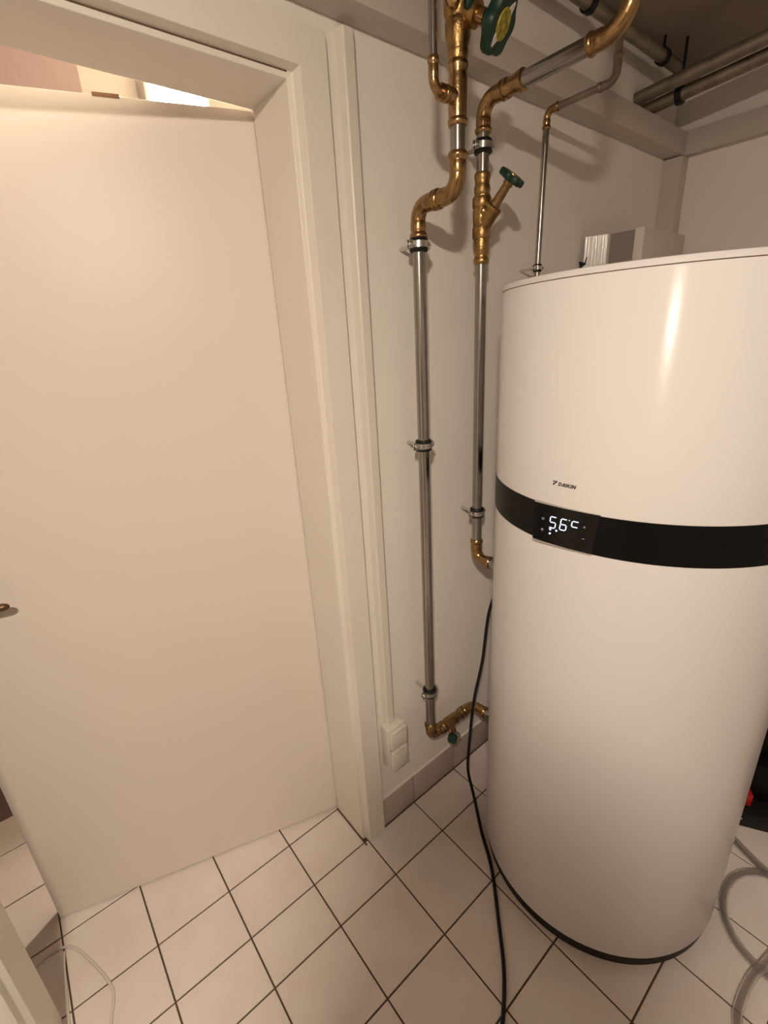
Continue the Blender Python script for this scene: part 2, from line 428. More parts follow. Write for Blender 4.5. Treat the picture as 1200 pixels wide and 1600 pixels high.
# display panel (flat, facing -x)
PX = TC.x - 0.3245; PY0, PY1, PZ0, PZ1 = -0.3905, -0.2645, 1.1145, 1.1915
bm = B()
NP = 18
def strip(y0t, y1t, zt, y0b, y1b, zb, x0, dx):
    top = [(x0, y1t + (y0t - y1t) * k / NP, zt) for k in range(NP + 1)]
    bot = [(x0, y0b + (y1b - y0b) * k / NP, zb) for k in range(NP + 1)]
    n = NP + 1
    a = [[bm.verts.new((x0 + d, *p[1:])) for p in top] for d in (0, dx)]
    b = [[bm.verts.new((x0 + d, *p[1:])) for p in reversed(bot)] for d in (0, dx)]
    for k in range(NP):
        bm.faces.new((a[0][k], a[0][k+1], b[0][k+1], b[0][k])); bm.faces.new((a[1][k], b[1][k], b[1][k+1], a[1][k+1]))
        bm.faces.new((a[0][k], a[1][k], a[1][k+1], a[0][k+1])); bm.faces.new((b[0][k], b[0][k+1], b[1][k+1], b[1][k]))
    for k in (0, NP): bm.faces.new((a[0][k], b[0][k], b[1][k], a[1][k]))
strip(PY0, PY1, PZ1, PY0 + .007, PY1, PZ0, PX + .0008, .016)
panel = obj('display_panel', shear(bm), 'black_gloss', tank, 30)
bm = B(); strip(PY0 + .007, PY1 + .0012, PZ0, PY0 + .009, PY1 - .001, PZ0 - .0032, PX + .0012, .015); obj('bezel', shear(bm), 'bezel', panel)
bm = B(); strip(PY0, PY1 + .001, PZ1 + .0010, PY0, PY1 + .001, PZ1, PX + .0014, .014); obj('bezel', shear(bm), 'bezel', panel)
SH = 0.12                                    # slant of the digits
def seg_quad(bm, ya, za, yb, zb, w):
    a = Vector((0, ya, za)); b = Vector((0, yb, zb)); d = (b - a).normalized(); n = Vector((0, -d.z, d.y)) * w / 2
    pts = [a + n, a + d * w * -.35, a - n, b - n, b + d * w * .35, b + n]
    prism(bm, [(PX - .0001, p.y, p.z) for p in pts], (0.001, 0, 0))
def digit(yl, zt, w, h, segs, name):
    bm = B(); g = 0.0011; t = 0.0016
    def P(u, v): return (yl - u * w - (v - .5) * h * SH, zt - (1 - v) * h)
    S = {'a': ((0, 1), (1, 1)), 'b': ((1, 1), (1, .5)), 'c': ((1, .5), (1, 0)), 'd': ((0, 0), (1, 0)), 'e': ((0, .5), (0, 0)), 'f': ((0, 1), (0, .5)), 'g': ((0, .5), (1, .5))}
    for s in segs:
        (u0, v0), (u1, v1) = S[s]
        a = Vector((0, *P(u0, v0))); b = Vector((0, *P(u1, v1))); d = (b - a).normalized() * g * 1.3
        a = a + d; b = b - d
        seg_quad(bm, a.y, a.z, b.y, b.z, t)
    return obj(name, shear(bm), 'led', panel)
digit(-0.3005, 1.1705, 0.0122, 0.0225, 'afgcd', 'digit')
digit(-0.3220, 1.1710, 0.0118, 0.0222, 'afgecd', 'digit')
digit(-0.3430, 1.1712, 0.0122, 0.0220, 'afg', 'unit_letter')
def dot(y, z, r, name, mt='led'):
    bm = B(); lathe(bm, (PX + .0009, y, z), (-1, 0, 0), [(0, r), (.001, r)], 12); return obj(name, shear(bm), mt, panel)
dot(-0.3385, 1.1712, 0.0009, 'degree_dot')
dot(-0.3022, 1.1355, 0.0019, 'indicator_dot'); dot(-0.3150, 1.1445, 0.0018, 'indicator_dot')
bm = B(); seg_quad(bm, -0.3002, 1.1448, -0.3045, 1.1448, 0.0012); seg_quad(bm, -0.3012, 1.1428, -0.3035, 1.1428, 0.0011); obj('wifi_icon', shear(bm), 'led', panel)
def ring_icon(y, z, r, name, mid=False):
    bm = B(); n = 16
    for k in range(n):
        if not mid and k in (3, 4): continue
        a, b = k * 2 * PI / n, (k + 1) * 2 * PI / n
        prism(bm, [(PX, y + q * math.cos(t), z + q * math.sin(t)) for q, t in ((r, a), (r, b), (r - .0009, b), (r - .0009, a))], (.0008, 0, 0))
    if mid: seg_quad(bm, y + .0013, z - .0006, y - .0013, z + .0006, .0008)
    obj(name, shear(bm), 'led_dim', panel)
ring_icon(-0.2857, 1.1622, 0.0026, 'power_icon'); ring_icon(-0.2853, 1.1392, 0.0024, 'mode_icon', True)
bm = B(); seg_quad(bm, -0.3647, 1.1642, -0.3683, 1.1642, .0009); seg_quad(bm, -0.3665, 1.166, -0.3665, 1.1624, .0009); obj('plus_icon', shear(bm), 'led_dim', panel)
bm = B(); seg_quad(bm, -0.3645, 1.1413, -0.3681, 1.1413, .0009); obj('minus_icon', shear(bm), 'led_dim', panel)
# printed logo: triangle mark and lettering wrapped on the shell
def wrap(me_pts, th0, z0): return [on_shell(th0 + x / TR, TR + 0.0004, z0 + y) for x, y in me_pts]
LH = 0.0068
TXT = {'D': [[(0,0),(0,1),(.62,1),(.95,.78),(.95,.22),(.62,0)], [(.28,.24),(.28,.76),(.55,.76),(.66,.64),(.66,.36),(.55,.24)]]}
def stroke_letter(ch):
    w = .30
    if ch == 'D': return [[(0,0),(w,0),(w,1),(0,1)], [(w,.75),(.62,.75),(.62,1),(w,1)], [(w,0),(.62,0),(.62,.25),(w,.25)], [(.62,0),(.97,.25),(.97,.75),(.62,1),(.62,.75),(.70,.65),(.70,.35),(.62,.25)]], 1.05
    if ch == 'A': return [[(0,0),(.33,0),(.62,.72),(.62,1),(.42,1)], [(.62,1),(.62,.72),(.78,0),(1.1,0),(.85,1)], [(.36,.17),(.78,.17),(.74,.38),(.42,.38)]], 1.17
    if ch == 'I': return [[(0,0),(.33,0),(.33,1),(0,1)]], .46
    if ch == 'K': return [[(0,0),(w,0),(w,1),(0,1)], [(w,.38),(w,.68),(.68,1),(1.06,1),(.58,.56),(.46,.50)], [(.38,.50),(.60,.60),(1.06,0),(.68,0)]], 1.13
    if ch == 'N': return [[(0,0),(w,0),(w,1),(0,1)], [(.75,0),(1.05,0),(1.05,1),(.75,1)], [(w,1),(.02,1),(.75,0),(1.04,0)]], 1.1
bm = B(); xcur = 0.0
for ch in 'DAIKIN':
    polys, adv = stroke_letter(ch)
    for pl in polys:
        pts = [((xcur + px + 0.28 * py) * LH * .92, py * LH) for px, py in pl]
        P3 = wrap(pts, math.radians(176.85), 1.2316)
        prism(bm, P3, (0.0008, 0, 0))
    xcur += adv + .02
logo = obj('logo_lettering', bm, 'logo', tank)
bm = B()
for pl in ([(0, .0093), (.0103, .0093), (.0008, .0000), (.0, .0000), (.0002, .0034), (.0052, .0076)], [(.0002, .0088), (.0045, .0088), (.0003, .0053)]):
    pts = [(a, b) for a, b in pl]
    prism(bm, wrap(pts, math.radians(174.85), 1.2303), (0.0008, 0, 0))
bm.verts.ensure_lookup_table()
obj('logo_mark', bm, 'logo', tank)

# ------------------------------------------------------------------ pipe fittings
def socket_profile(r, L, t0=0.0):
    """press-fit socket leaving at distance t0: sleeve, bead, lip"""
    return [(t0, r * 1.10), (t0 + L * .12, r * 1.20), (t0 + L * .50, r * 1.20), (t0 + L * .58, r * 1.15), (t0 + L * .64, r * 1.15), (t0 + L * .72, r * 1.36), (t0 + L * .88, r * 1.38), (t0 + L * .97, r * 1.26), (t0 + L, r * 1.22)]
def elbow(name, corner, da, db, r, parent, R=None, La=None, Lb=None, mt='brass'):
    R = R or r * 1.9
    bm = B()
    tube(bm, arc(corner, da, db, R, 12), r * 1.14, 24, True)
    c = Vector(corner); da = Vector(da).normalized(); db = Vector(db).normalized()
    lathe(bm, c + da * R * .96, da, socket_profile(r, La or r * 2.0), 28)
    lathe(bm, c + db * R * .96, db, socket_profile(r, Lb or r * 2.0), 28)
    return obj(name, bm, mt, parent, 50)
def pipe(name, a, b, r, parent, mt='steel'):
    bm = B(); tube(bm, [a, b], r, 28); return obj(name, bm, mt, parent, 40)
def hexring(bm, o, d, r, L):
    lathe(bm, o, d, [(0, r * .94), (L * .1, r), (L * .9, r), (L, r * .94)], 8)
def rot_frame(d):
    d = Vector(d).normalized(); x, y = frame_of(d); return x, y, d
def lobed_wheel(name, c, d, R, thick, parent, lobes=6, depth=.10, face='yellow', fr_=.42, spin=0.0, mt='green'):
    x, y, d = rot_frame(d); c = Vector(c)
    n = lobes * 10
    def P(k, s, h):
        a = k * 2 * PI / n + spin
        rr = R * (1 - depth * (1 - math.cos(lobes * (a - spin))) / 2) * s
        return c + x * rr * math.cos(a) + y * rr * math.sin(a) + d * h
    bm = B()
    prof = [(.55, -thick * .5), (.93, -thick * .5), (1.0, -thick * .28), (1.0, thick * .28), (.93, thick * .5), (.60, thick * .42)]
    rings = [[bm.verts.new(P(k, s, h)) for k in range(n)] for s, h in prof]
    for a, b in zip(rings, rings[1:]):
        for k in range(n): bm.faces.new((a[k], a[(k+1) % n], b[(k+1) % n], b[k]))
    bm.faces.new(list(reversed(rings[0]))); bm.faces.new(rings[-1])
    o = obj(name, bm, mt, parent, 40)
    return o, x, y, d

WPR = 0.0138
# ---- pipe run 1 : cold water line left
X1, Y1, Z1b, Z1t, Y1u = 1.035, 0.080, 0.312, 1.762, -0.032
p1 = thing('water_pipe', 'steel water pipe nearest the door, with brass elbows and the lobed green valve on top', 'pipe', (X1, WY, Z1b))
pipe('pipe', (X1, Y1, Z1b + .045), (X1, Y1, Z1t - .05), WPR, p1)
elbow('elbow', (X1, Y1, Z1t), (0, 0, -1), (0, -1, 0), WPR, p1, R=.027, La=.036, Lb=.030)
elbow('elbow', (X1, Y1u, Z1t), (0, 1, 0), (0, 0, 1), WPR, p1, R=.030, La=.028, Lb=.036)
pipe('pipe', (X1, Y1u, Z1t + .05), (X1, Y1u, 1.875), WPR, p1)
# tee with thin branch
bm = B()
r = WPR
lathe(bm, (X1, Y1u, 1.866), (0, 0, 1), [(0, r*1.22), (.004, r*1.36), (.009, r*1.36), (.012, r*1.16), (.016, r*1.20), (.066, r*1.24), (.074, r*1.20), (.080, r*1.16), (.086, r*1.36), (.092, r*1.36), (.096, r*1.18)], 28)
lathe(bm, (X1 - .006, Y1u, 1.908), (-1, 0, 0), [(0, .012), (.016, .0125), (.020, .0105), (.024, .0135), (.028, .0135), (.031, .0105), (.035, .0132), (.040, .0130)], 24)
obj('tee_fitting', bm, 'brass', p1, 50)
XT = X1 - .062
elbow('elbow', (XT, Y1u, 1.908), (1, 0, 0), (0, 0, 1), .0075, p1, R=.016, La=.010, Lb=.030)
pipe('branch_pipe', (XT, Y1u, 1.94), (XT, Y1u, CEIL), .0075, p1)
# valve body with bonnet
bm = B()
lathe(bm, (X1, Y1u, 1.960), (0, 0, 1), [(0, r*1.16), (.006, r*1.30), (.014, r*1.36), (.020, r*1.28), (.026, r*1.45), (.034, r*1.52)], 28)
hexring(bm, (X1, Y1u, 1.992), (0, 0, 1), r * 1.62, .026)
lathe(bm, (X1, Y1u, 2.016), (0, 0, 1), [(0, r*1.4), (.010, r*1.75), (.04, r*1.85), (.055, r*1.4)], 28)
hexring(bm, (X1, Y1u, 2.070), (0, 0, 1), r * 1.62, .026)
lathe(bm, (X1, Y1u, 2.095), (0, 0, 1), socket_profile(r, .04), 28)
AZ, EL = math.radians(-70), math.radians(-30)
ax = Vector((math.cos(AZ) * math.cos(EL), math.sin(AZ) * math.cos(EL), math.sin(EL)))
vo = Vector((X1, Y1u, 2.035))
lathe(bm, vo, ax, [(0, .017), (.030, .017), (.031, .0185), (.042, .0185), (.043, .012)], 28)
vbody = obj('valve_body', bm, 'brass_cast', p1, 45)
bm = B(); lathe(bm, vo + ax * .040, ax, [(0, .0125), (.018, .0125), (.020, .010), (.040, .009)], 24); obj('bonnet', bm, 'brass', vbody, 45)
wc = vo + ax * .085
whl, wx, wy, wd = lobed_wheel('handwheel', wc, ax, .044, .020, vbody, lobes=6, depth=.13, spin=.3)
bm = B(); lathe(bm, wc + wd * .0082, wd, [(0, .021), (.0026, .020)], 28); obj('label_disc', bm, 'yellow', vbody, 40)
for s in (-1, 1):
    bm = B(); d_ = (wx * .35 + wy * .94).normalized(); e_ = wd.cross(d_)
    q = wc + wd * .0084
    prism(bm, [q + d_ * s * .0185 + e_ * .0075, q + d_ * s * .0185 - e_ * .0075, q + d_ * s * .0345 - e_ * .0025, q + d_ * s * .0345 + e_ * .0025], wd * .0014)
    obj('indicator_mark', bm, 'white_plastic', vbody)
# drain plug with green cap on the other side of the body
bm = B(); px_ = Vector((-0.75, -0.35, -0.05)).normalized(); lathe(bm, vo + px_ * .016, px_, [(0, .010), (.012, .010), (.013, .013), (.022, .013), (.025, .008)], 20); obj('test_plug', bm, 'brass', vbody, 45)
bm = B(); lathe(bm, vo + Vector((-.004, -.026, -.008)), (-.2, -.9, -.3), [(0, .009), (.010, .009), (.012, .006)], 16); obj('drain_cap', bm, 'green', vbody, 45)
pipe('pipe', (X1, Y1u, 2.12), (X1, Y1u, CEIL), WPR, p1)
# foot of the run: elbow, drain tee, elbow into the tank
XE = 1.238
elbow('elbow', (X1, Y1, Z1b), (0, 0, 1), (1, 0, 0), WPR, p1, R=.024, La=.030, Lb=.026)
bm = B()
lathe(bm, (X1 + .049, Y1, Z1b), (1, 0, 0), [(0, r*1.22), (.004, r*1.38), (.010, r*1.36), (.013, r*1.14), (.018, r*1.16), (.024, r*1.34), (.064, r*1.34), (.070, r*1.16), (.084, r*1.14), (.088, r*1.36), (.096, r*1.38), (.100, r*1.2)], 28)
lathe(bm, (X1 + .090, Y1, Z1b), (0, -.25, -1), [(0, .0125), (.026, .0125), (.028, .014), (.036, .014), (.038, .010), (.050, .010), (.052, .0125), (.058, .0125)], 20)
tee = obj('drain_tee', bm, 'brass', p1, 45)
bm = B(); lathe(bm, (X1 + .094, Y1 - .012, Z1b - .036), (-.25, -.95, -.1), [(0, .007), (.014, .007), (.016, .011), (.024, .011), (.026, .006)], 16); obj('drain_spout', bm, 'zinc', tee, 45)
lobed_wheel('drain_handle', (X1 + .062, Y1 - .036, Z1b - .026), (-.75, -.6, .25), .0175, .012, tee, lobes=4, depth=.15, spin=.6)
elbow('elbow', (XE, Y1, Z1b), (-1, 0, 0), (0, -1, 0), WPR, p1, R=.026, La=.028, Lb=.030)
pipe('pipe', (X1 + .145, Y1, Z1b), (XE - .05, Y1, Z1b), WPR, p1)
pipe('pipe', (XE, Y1 - .05, Z1b), (XE, -0.012, Z1b), WPR, p1)

# ---- pipe run 2 : middle line with angle-seat valve
X2, Y2, Z2t, Z2b = 1.244, 0.080, 1.985, 0.868
p2 = thing('water_pipe', 'steel water pipe between the two others, with a slanted brass valve and small green handle', 'pipe', (X2, WY, Z2b))
pipe('pipe', (X2, Y2, Z2b + .045), (X2, Y2, 1.690), WPR, p2)
bm = B()
lathe(bm, (X2, Y2, 1.662), (0, 0, 1), [(0, r*1.22), (.003, r*1.34), (.010, r*1.36), (.014, r*1.16), (.020, r*1.16), (.024, r*1.30), (.050, r*1.32), (.056, r*1.25)], 28)
hexring(bm, (X2, Y2, 1.716), (0, 0, 1), r * 1.58, .026)
lathe(bm, (X2, Y2, 1.741), (0, 0, 1), [(0, r*1.35), (.006, r*1.5), (.030, r*1.55), (.040, r*1.42)], 28)
hexring(bm, (X2, Y2, 1.780), (0, 0, 1), r * 1.62, .022)
lathe(bm, (X2, Y2, 1.801), (0, 0, 1), [(0, r*1.42), (.004, r*1.42), (.006, r*1.22), (.012, r*1.34), (.020, r*1.36), (.026, r*1.18), (.034, r*1.22), (.040, r*1.36), (.046, r*1.36), (.049, r*1.22)], 28)
AZ2, EL2 = math.radians(-79), math.radians(49)
ax2 = Vector((math.cos(AZ2) * math.cos(EL2), math.sin(AZ2) * math.cos(EL2), math.sin(EL2)))
v2 = Vector((X2, Y2, 1.742))
lathe(bm, v2 - ax2 * .006, ax2, [(0, .016), (.020, .0195), (.044, .0195), (.045, .0205), (.054, .0205), (.056, .016)], 28)
vb2 = obj('valve_body', bm, 'brass_cast', p2, 45)
bm = B(); lathe(bm, v2 + ax2 * .048, ax2, [(0, .0125), (.012, .011), (.046, .0095), (.047, .0115), (.056, .0115), (.060, .007), (.066, .007)], 24); obj('bonnet', bm, 'brass', vb2, 45)
bm = B(); lathe(bm, v2 + Vector((-.012, -.016, .028)), (-.65, -.75, 0), [(0, .0085), (.008, .0085), (.010, .006)], 18); obj('drain_plug', bm, 'brass', vb2, 45)
wc2 = v2 + ax2 * .111
_, wx2, wy2, wd2 = lobed_wheel('handwheel', wc2, ax2, .031, .014, vb2, lobes=6, depth=.14, spin=.1)
bm = B(); lathe(bm, wc2 + wd2 * .0055, wd2, [(0, .011), (.0022, .0105)], 24); obj('label_disc', bm, 'brass', vb2, 40)
bm = B(); lathe(bm, wc2 + Vector((0.004, -.0265, .0)) * 1.0, (-.35, -.93, -.25), [(0, .008), (.0012, .0075)], 16); bm.free()
pipe('pipe', (X2, Y2, 1.840), (X2, Y2, Z2t - .05), WPR, p2)
elbow('elbow', (X2, Y2, Z2t), (0, 0, -1), (0, -1, 0), WPR, p2, R=.032, La=.030, Lb=.026)
bm = B(); lathe(bm, (X2, Y2 - .056, Z2t), (0, -1, 0), [(0, r*1.22), (.004, r*1.38), (.010, r*1.36), (.014, r*1.16), (.022, r*1.2), (.034, r*1.3), (.040, r*1.45), (.048, r*1.45), (.050, r*1.2)], 28); obj('coupling', bm, 'brass', p2, 50)
Y2e = -0.236
pipe('pipe', (X2, Y2 - .09, Z2t), (X2, Y2e + .06, Z2t), WPR * 1.12, p2, 'steel')
elbow('elbow', (X2, Y2e, Z2t), (0, 1, 0), (0, 0, 1), WPR, p2, R=.046, La=.030, Lb=.030)
pipe('pipe', (X2, Y2e, Z2t + .07), (X2, Y2e, CEIL), WPR, p2)
elbow('elbow', (X2, Y2, Z2b), (0, 0, 1), (0, -1, 0), WPR, p2, R=.028, La=.034, Lb=.028)
pipe('pipe', (X2, Y2 - .05, Z2b), (X2, -0.012, Z2b), WPR, p2)

# ---- pipe run 3 : thin line behind the tank
X3, Y3, Z3t, Y3e = 1.494, 0.084, 2.016, -0.088
p3 = thing('thin_pipe', 'thin steel pipe rising behind the tank and bending towards the ceiling', 'pipe', (X3, WY, 0.9))
pipe('pipe', (X3 - .018, Y3, 0.9), (X3, Y3, Z3t - .02), .0075, p3)
elbow('elbow', (X3, Y3, Z3t), (0, 0, -1), (0, -1, 0), .0075, p3, R=.017, La=.022, Lb=.016)
pipe('pipe', (X3, Y3 - .03, Z3t), (X3, Y3e + .03, Z3t), .0075, p3, 'galv')
elbow('elbow', (X3, Y3e, Z3t), (0, 1, 0), (0, 0, 1), .0075, p3, R=.019, La=.022, Lb=.03, mt='galv')
pipe('pipe', (X3, Y3e, Z3t + .03), (X3, Y3e, CEIL), .0075, p3, 'galv')

# ------------------------------------------------------------------ pipe clamps
def clamp(x, y, z, r, label, rod_x=0.0, g='pipe clamps on the wall'):
    t = thing('pipe_clamp', label, 'clamp', (x, WY, z), g)
    k = r / WPR * .6 + .4
    h = .0135 * k
    bm = B(); lathe(bm, (x, y, z - h), (0, 0, 1), [(0, r*1.02), (0, r*1.34), (h*.3, r*1.50), (h*.45, r*1.42), (h*1.55, r*1.42), (h*1.7, r*1.50), (2*h, r*1.34), (2*h, r*1.02)], 28); obj('rubber_lining', bm, 'black', t, 45)
    bm = B(); lathe(bm, (x, y, z - h*.46), (0, 0, 1), [(0, r*1.40), (0, r*1.56), (h*.92, r*1.56), (h*.92, r*1.40)], 28)
    for s in (-1, 1):
        for o in (-.0035, .0035):
            box(bm, (x + s*r*1.35 if s > 0 else x - r*1.35 - .012*k, y + o - .001, z - h*.62), (x + r*1.35 + .012*k if s > 0 else x - r*1.35, y + o + .001, z + h*.62), .0003, 1)
    obj('steel_band', bm, 'zinc', t, 40)
    for s in (-1, 1):
        bm = B(); sx = x + s * (r*1.35 + .007*k)
        lathe(bm, (sx, y + .008, z), (0, -1, 0), [(0, .0022), (.0125, .0022), (.0126, .0042), (.0160, .0042), (.0170, .003)], 12); obj('screw', bm, 'zinc', t, 45)
    bm = B(); tube(bm, [(x + rod_x, WY, z), (x + rod_x * .2, y + r*1.3, z)], .0042*k, 12); lathe(bm, (x, y + r*1.42, z), (0, 1, 0), [(0, .008*k), (.008, .008*k)], 6); obj('threaded_rod', bm, 'zinc', t, 45)
    return t
clamp(X1, Y1, 1.690, WPR, 'pipe clamp just under the upper elbow of the pipe nearest the door')
clamp(X1, Y1, 1.251, WPR, 'pipe clamp halfway up the pipe nearest the door')
clamp(X1, Y1, 0.488, WPR, 'lowest pipe clamp on the pipe nearest the door, above the socket')
clamp(X2, Y2, 1.900, WPR, 'pipe clamp above the slanted brass valve on the middle pipe')
clamp(X2, Y2, 1.015, WPR, 'pipe clamp low on the middle pipe beside the black tank band')
clamp(X3 - .006, Y3, 1.664, .0075, 'small pipe clamp on the thin pipe just above the tank lid')

# ------------------------------------------------------------------ ceiling pipes
def long_pipe(a, b, r, label, mt='galv'):
    t = thing('ceiling_pipe', label, 'pipe', a)
    pipe('pipe', a, b, r, t, mt)
    return t
cp = long_pipe((1.2, .066, 2.250), (2.30, .066, 2.250), .016, 'dull pipe under the ceiling running along the pipe wall')
for xx in (1.62, 2.05):
    bm = B(); lathe(bm, (xx - .009, .066, 2.25), (1, 0, 0), [(0, .0165), (0, .021), (.018, .021), (.018, .0165)], 20); box(bm, (xx - .003, .063, 2.268), (xx + .003, .069, CEIL)); obj('hanger', bm, 'black', cp, 40)
def sl(x, y, z): return (x + .075 * (.14 - y), y, z + .097 * (.14 - y))
for (px0, pz0, lab) in ((2.058, 2.172, 'upper dull pipe of the pair entering the wall under the ceiling'), (2.108, 2.150, 'lower dull pipe of the pair entering the wall under the ceiling')):
    t = long_pipe(sl(px0, .14, pz0), sl(px0, -1.05, pz0), .0185, lab)
    for yy1 in ((.03, -.55) if px0 > 2.1 else (-.55,)):
        c_ = Vector(sl(px0, yy1, pz0))
        bm = B(); lathe(bm, c_ + Vector((0, -.008, 0)), (0, 1, 0), [(0, .019), (0, .026), (.016, .026), (.016, .019)], 20); box(bm, (c_.x - .003, c_.y - .003, c_.z + .022), (c_.x + .003, c_.y + .003, CEIL)); obj('hanger', bm, 'black', t, 40)

# ------------------------------------------------------------------ cable duct and socket
bm = B(); prism(bm, [(.893, WY, .38), (.898, .124, .38), (.901, .1215, .38), (.922, .1215, .38), (.926, .124, .38), (.929, WY, .38)], (0, 0, 2.040 - .38))
duct = obj('cable_duct', bm, 'white_plastic')
md = duct.modifiers.new('bevel', 'BEVEL'); md.width = .0012; md.segments = 2
tag(duct, 'slim cream cable duct running down the wall beside the door frame', 'cable duct')
so = thing('wall_socket', 'cream double socket with hinged covers low on the wall', 'socket', (.915, WY, .33))
part_box('body', (.882, .100, .262), (.948, WY, .416), 'white_plastic', so, .006)
for z0, z1 in ((.343, .412), (.266, .339)):
    c = part_box('flap_cover', (.884, .089, z0), (.946, .0995, z1), 'white_plastic', so, .0045)
    part_box('hinge_groove', (.895, .0885, z1 - .0095), (.935, .0895, z1 - .0080), 'bezel', c)
part_box('rear_shadow_gap', (.8835, .0990, .3385), (.9465, .1005, .3435), 'bezel', so)

# ------------------------------------------------------------------ box on the wall behind the tank
bx = thing('wall_box', 'pale box on the wall behind the tank with a white film strip and grey side', 'box', (1.98, WY, 1.45))
BXX = 1.83
part_box('body', (BXX + .004, -.030, 1.40), (2.125, WY, 1.765), 'box_front', bx, .002)
bm = B()
NW = 28
fl = []
for k in range(NW + 1):
    t_ = k / NW
    fl.append((BXX - .001 - .026 * t_ + .0006 * math.sin(t_ * 44), .066 + .062 * t_ + .0004 * math.sin(t_ * 44)))
a_ = [[bm.verts.new((x_ + o_, y_ + o_ * .5, z_)) for x_, y_ in fl] for o_, z_ in ((0, 1.40), (0, 1.769), (.002, 1.769), (.002, 1.40))]
for q in range(4):
    for k in range(NW): bm.faces.new((a_[q][k], a_[q][k+1], a_[(q+1) % 4][k+1], a_[(q+1) % 4][k]))
for k in (0, NW): bm.faces.new([a_[q][k] for q in range(4)])
obj('film_panel', bm, 'gloss_white', bx, 40)
part_box('side_panel', (BXX + .001, -.012, 1.40), (BXX + .0038, .060, 1.768), 'grey_panel', bx)
part_box('door', (BXX - .001, -.040, 1.40), (2.128, -.0305, 1.769), 'box_front', bx, .001)
part_box('edge_strip', (BXX - .0025, -.041, 1.40), (BXX + .0036, -.014, 1.770), 'white_plastic', bx, .001)
part_box('shelf_tag', (BXX - .004, .012, 1.66), (BXX + .0008, .056, 1.684), 'white_plastic', bx)
bm = B(); prism(bm, [(BXX - .032, .136, 1.685), (BXX - .032, .120, 1.690), (BXX - .032, .116, 1.712), (BXX - .032, .120, 1.696), (BXX - .032, .139, 1.702)], (.006, 0, 0)); obj('latch', bm, 'black', bx)

# ------------------------------------------------------------------ cables and hose
def cable(name, pts, r, mt, label, cat, n=10, segs=12):
    bm = B(); tube(bm, spline(pts, n), r, segs); return tag(obj(name, bm, mt, None, 60), label, cat)
cable('power_cable', [(1.30, .012, 0.80), (1.245, .024, .715), (1.222, .030, .53), (1.186, .030, .405), (1.166, .030, .258), (1.153, .026, .130), (1.160, .014, .045), (1.150, -.010, .0085), (1.089, -.087, .0052), (1.021, -.182, .0052), (.920, -.287, .0052), (.856, -.350, .0052), (.797, -.394, .0052), (.74, -.425, .0052), (.62, -.47, .0052)], .0050, 'black', 'black power cable hanging from the tank and trailing across the tiles', 'cable')
cable('white_cable', [(-.20, .40, .003), (-.11, .43, .003), (-.060, .458, .003), (-.032, .463, .003), (.000, .457, .003), (.028, .428, .003), (.061, .352, .003), (.082, .287, .003), (.084, .248, .003), (.069, .199, .003), (.05, .10, .003), (.04, .0, .003), (.05, -.1, .003)], .0034, 'cable_white', 'thin white cable curving over the tiles at the door opening', 'cable')
cable('white_cable', [(.000, .444, .003), (-.003, .41, .003), (-.006, .358, .003), (-.010, .267, .003), (-.010, .20, .003), (-.014, .11, .003), (-.06, -.03, .003)], .0032, 'cable_white', 'straight white cable lying along the grout line by the left door jamb', 'cable')
HC = Vector((1.466, -.792, 0)); HR = .148
hp = [(1.70, -.50, .011), (1.655, -.585, .011), (1.625, -.640, .011), (1.600, -.700, .012)]
for k in range(0, 30):
    a = math.radians(25 + k * 15)
    rr = HR * (1 + .02 * math.sin(k)); zz = .011 + .012 * max(0, (k - 18)) / 6 if k < 24 else .035 - .024 * (k - 24) / 6
    hp.append((HC.x + rr * math.cos(a), HC.y + rr * math.sin(a), zz))
hp = hp[:-7] + [(1.36, -.772, .034), (1.285, -.752, .020), (1.212, -.748, .012), (1.165, -.757, .011), (1.08, -.80, .011), (1.0, -.88, .011)]
bm = B(); hs = spline(hp, 6)
ro = tube(bm, hs, .0105, 16, False); ri = tube(bm, hs, .0078, 16, False)
for a, b in ((ro[0], ri[0]), (ro[-1], ri[-1])):
    for k in range(16): bm.faces.new((a[k], a[(k+1) % 16], b[(k+1) % 16], b[k]))
tag(obj('clear_hose', bm, 'hose', None, 60), 'coiled clear plastic hose on the tiles beside the tank', 'hose')

# ------------------------------------------------------------------ black machine with red panel
fm = thing('floor_machine', 'black machine with a red panel standing on the tiles behind the tank', 'machine', (1.86, -.6, 0))
EO = Vector((1.695, -.595, 0)); EU = Vector((.496, -.868, 0)); EV = Vector((.868, .496, 0))
def mbox(name, u0, u1, v0, v1, z0, z1, mt, bev=.006, parent=fm):
    bm = B(); box(bm, (u0, v0, z0), (u1, v1, z1), bev)
    mw = Matrix(((EU.x, EV.x, 0, EO.x), (EU.y, EV.y, 0, EO.y), (0, 0, 1, 0), (0, 0, 0, 1)))
    bm.transform(mw)
    return obj(name, bm, mt, parent, 40)
mbox('base', -.03, .42, 0, .40, 0, .055, 'black', .008)
mbox('red_panel', -.01, .052, .035, .12, .055, .100, 'red', .003)
mbox('body', .0, .42, .06, .40, .055, .20, 'black_band', .012)
mbox('upper_body', .03, .40, .10, .38, .20, .46, 'black_band', .035)
bm = B(); tube(bm, spline([EO + EU * .12 + EV * .24 + Vector((0, 0, .45)), EO + EU * .13 + EV * .24 + Vector((0, 0, .51)), EO + EU * .21 + EV * .24 + Vector((0, 0, .525)), EO + EU * .29 + EV * .24 + Vector((0, 0, .51)), EO + EU * .30 + EV * .24 + Vector((0, 0, .45))], 6), .013, 12); obj('carry_handle', bm, 'black', fm, 60)
bm = B(); lathe(bm, EO + EU * .02 + EV * -.0005 + Vector((0, 0, .036)), -EV, [(0, .004), (.002, .003)], 10); obj('rivet', bm, 'zinc', fm, 40)

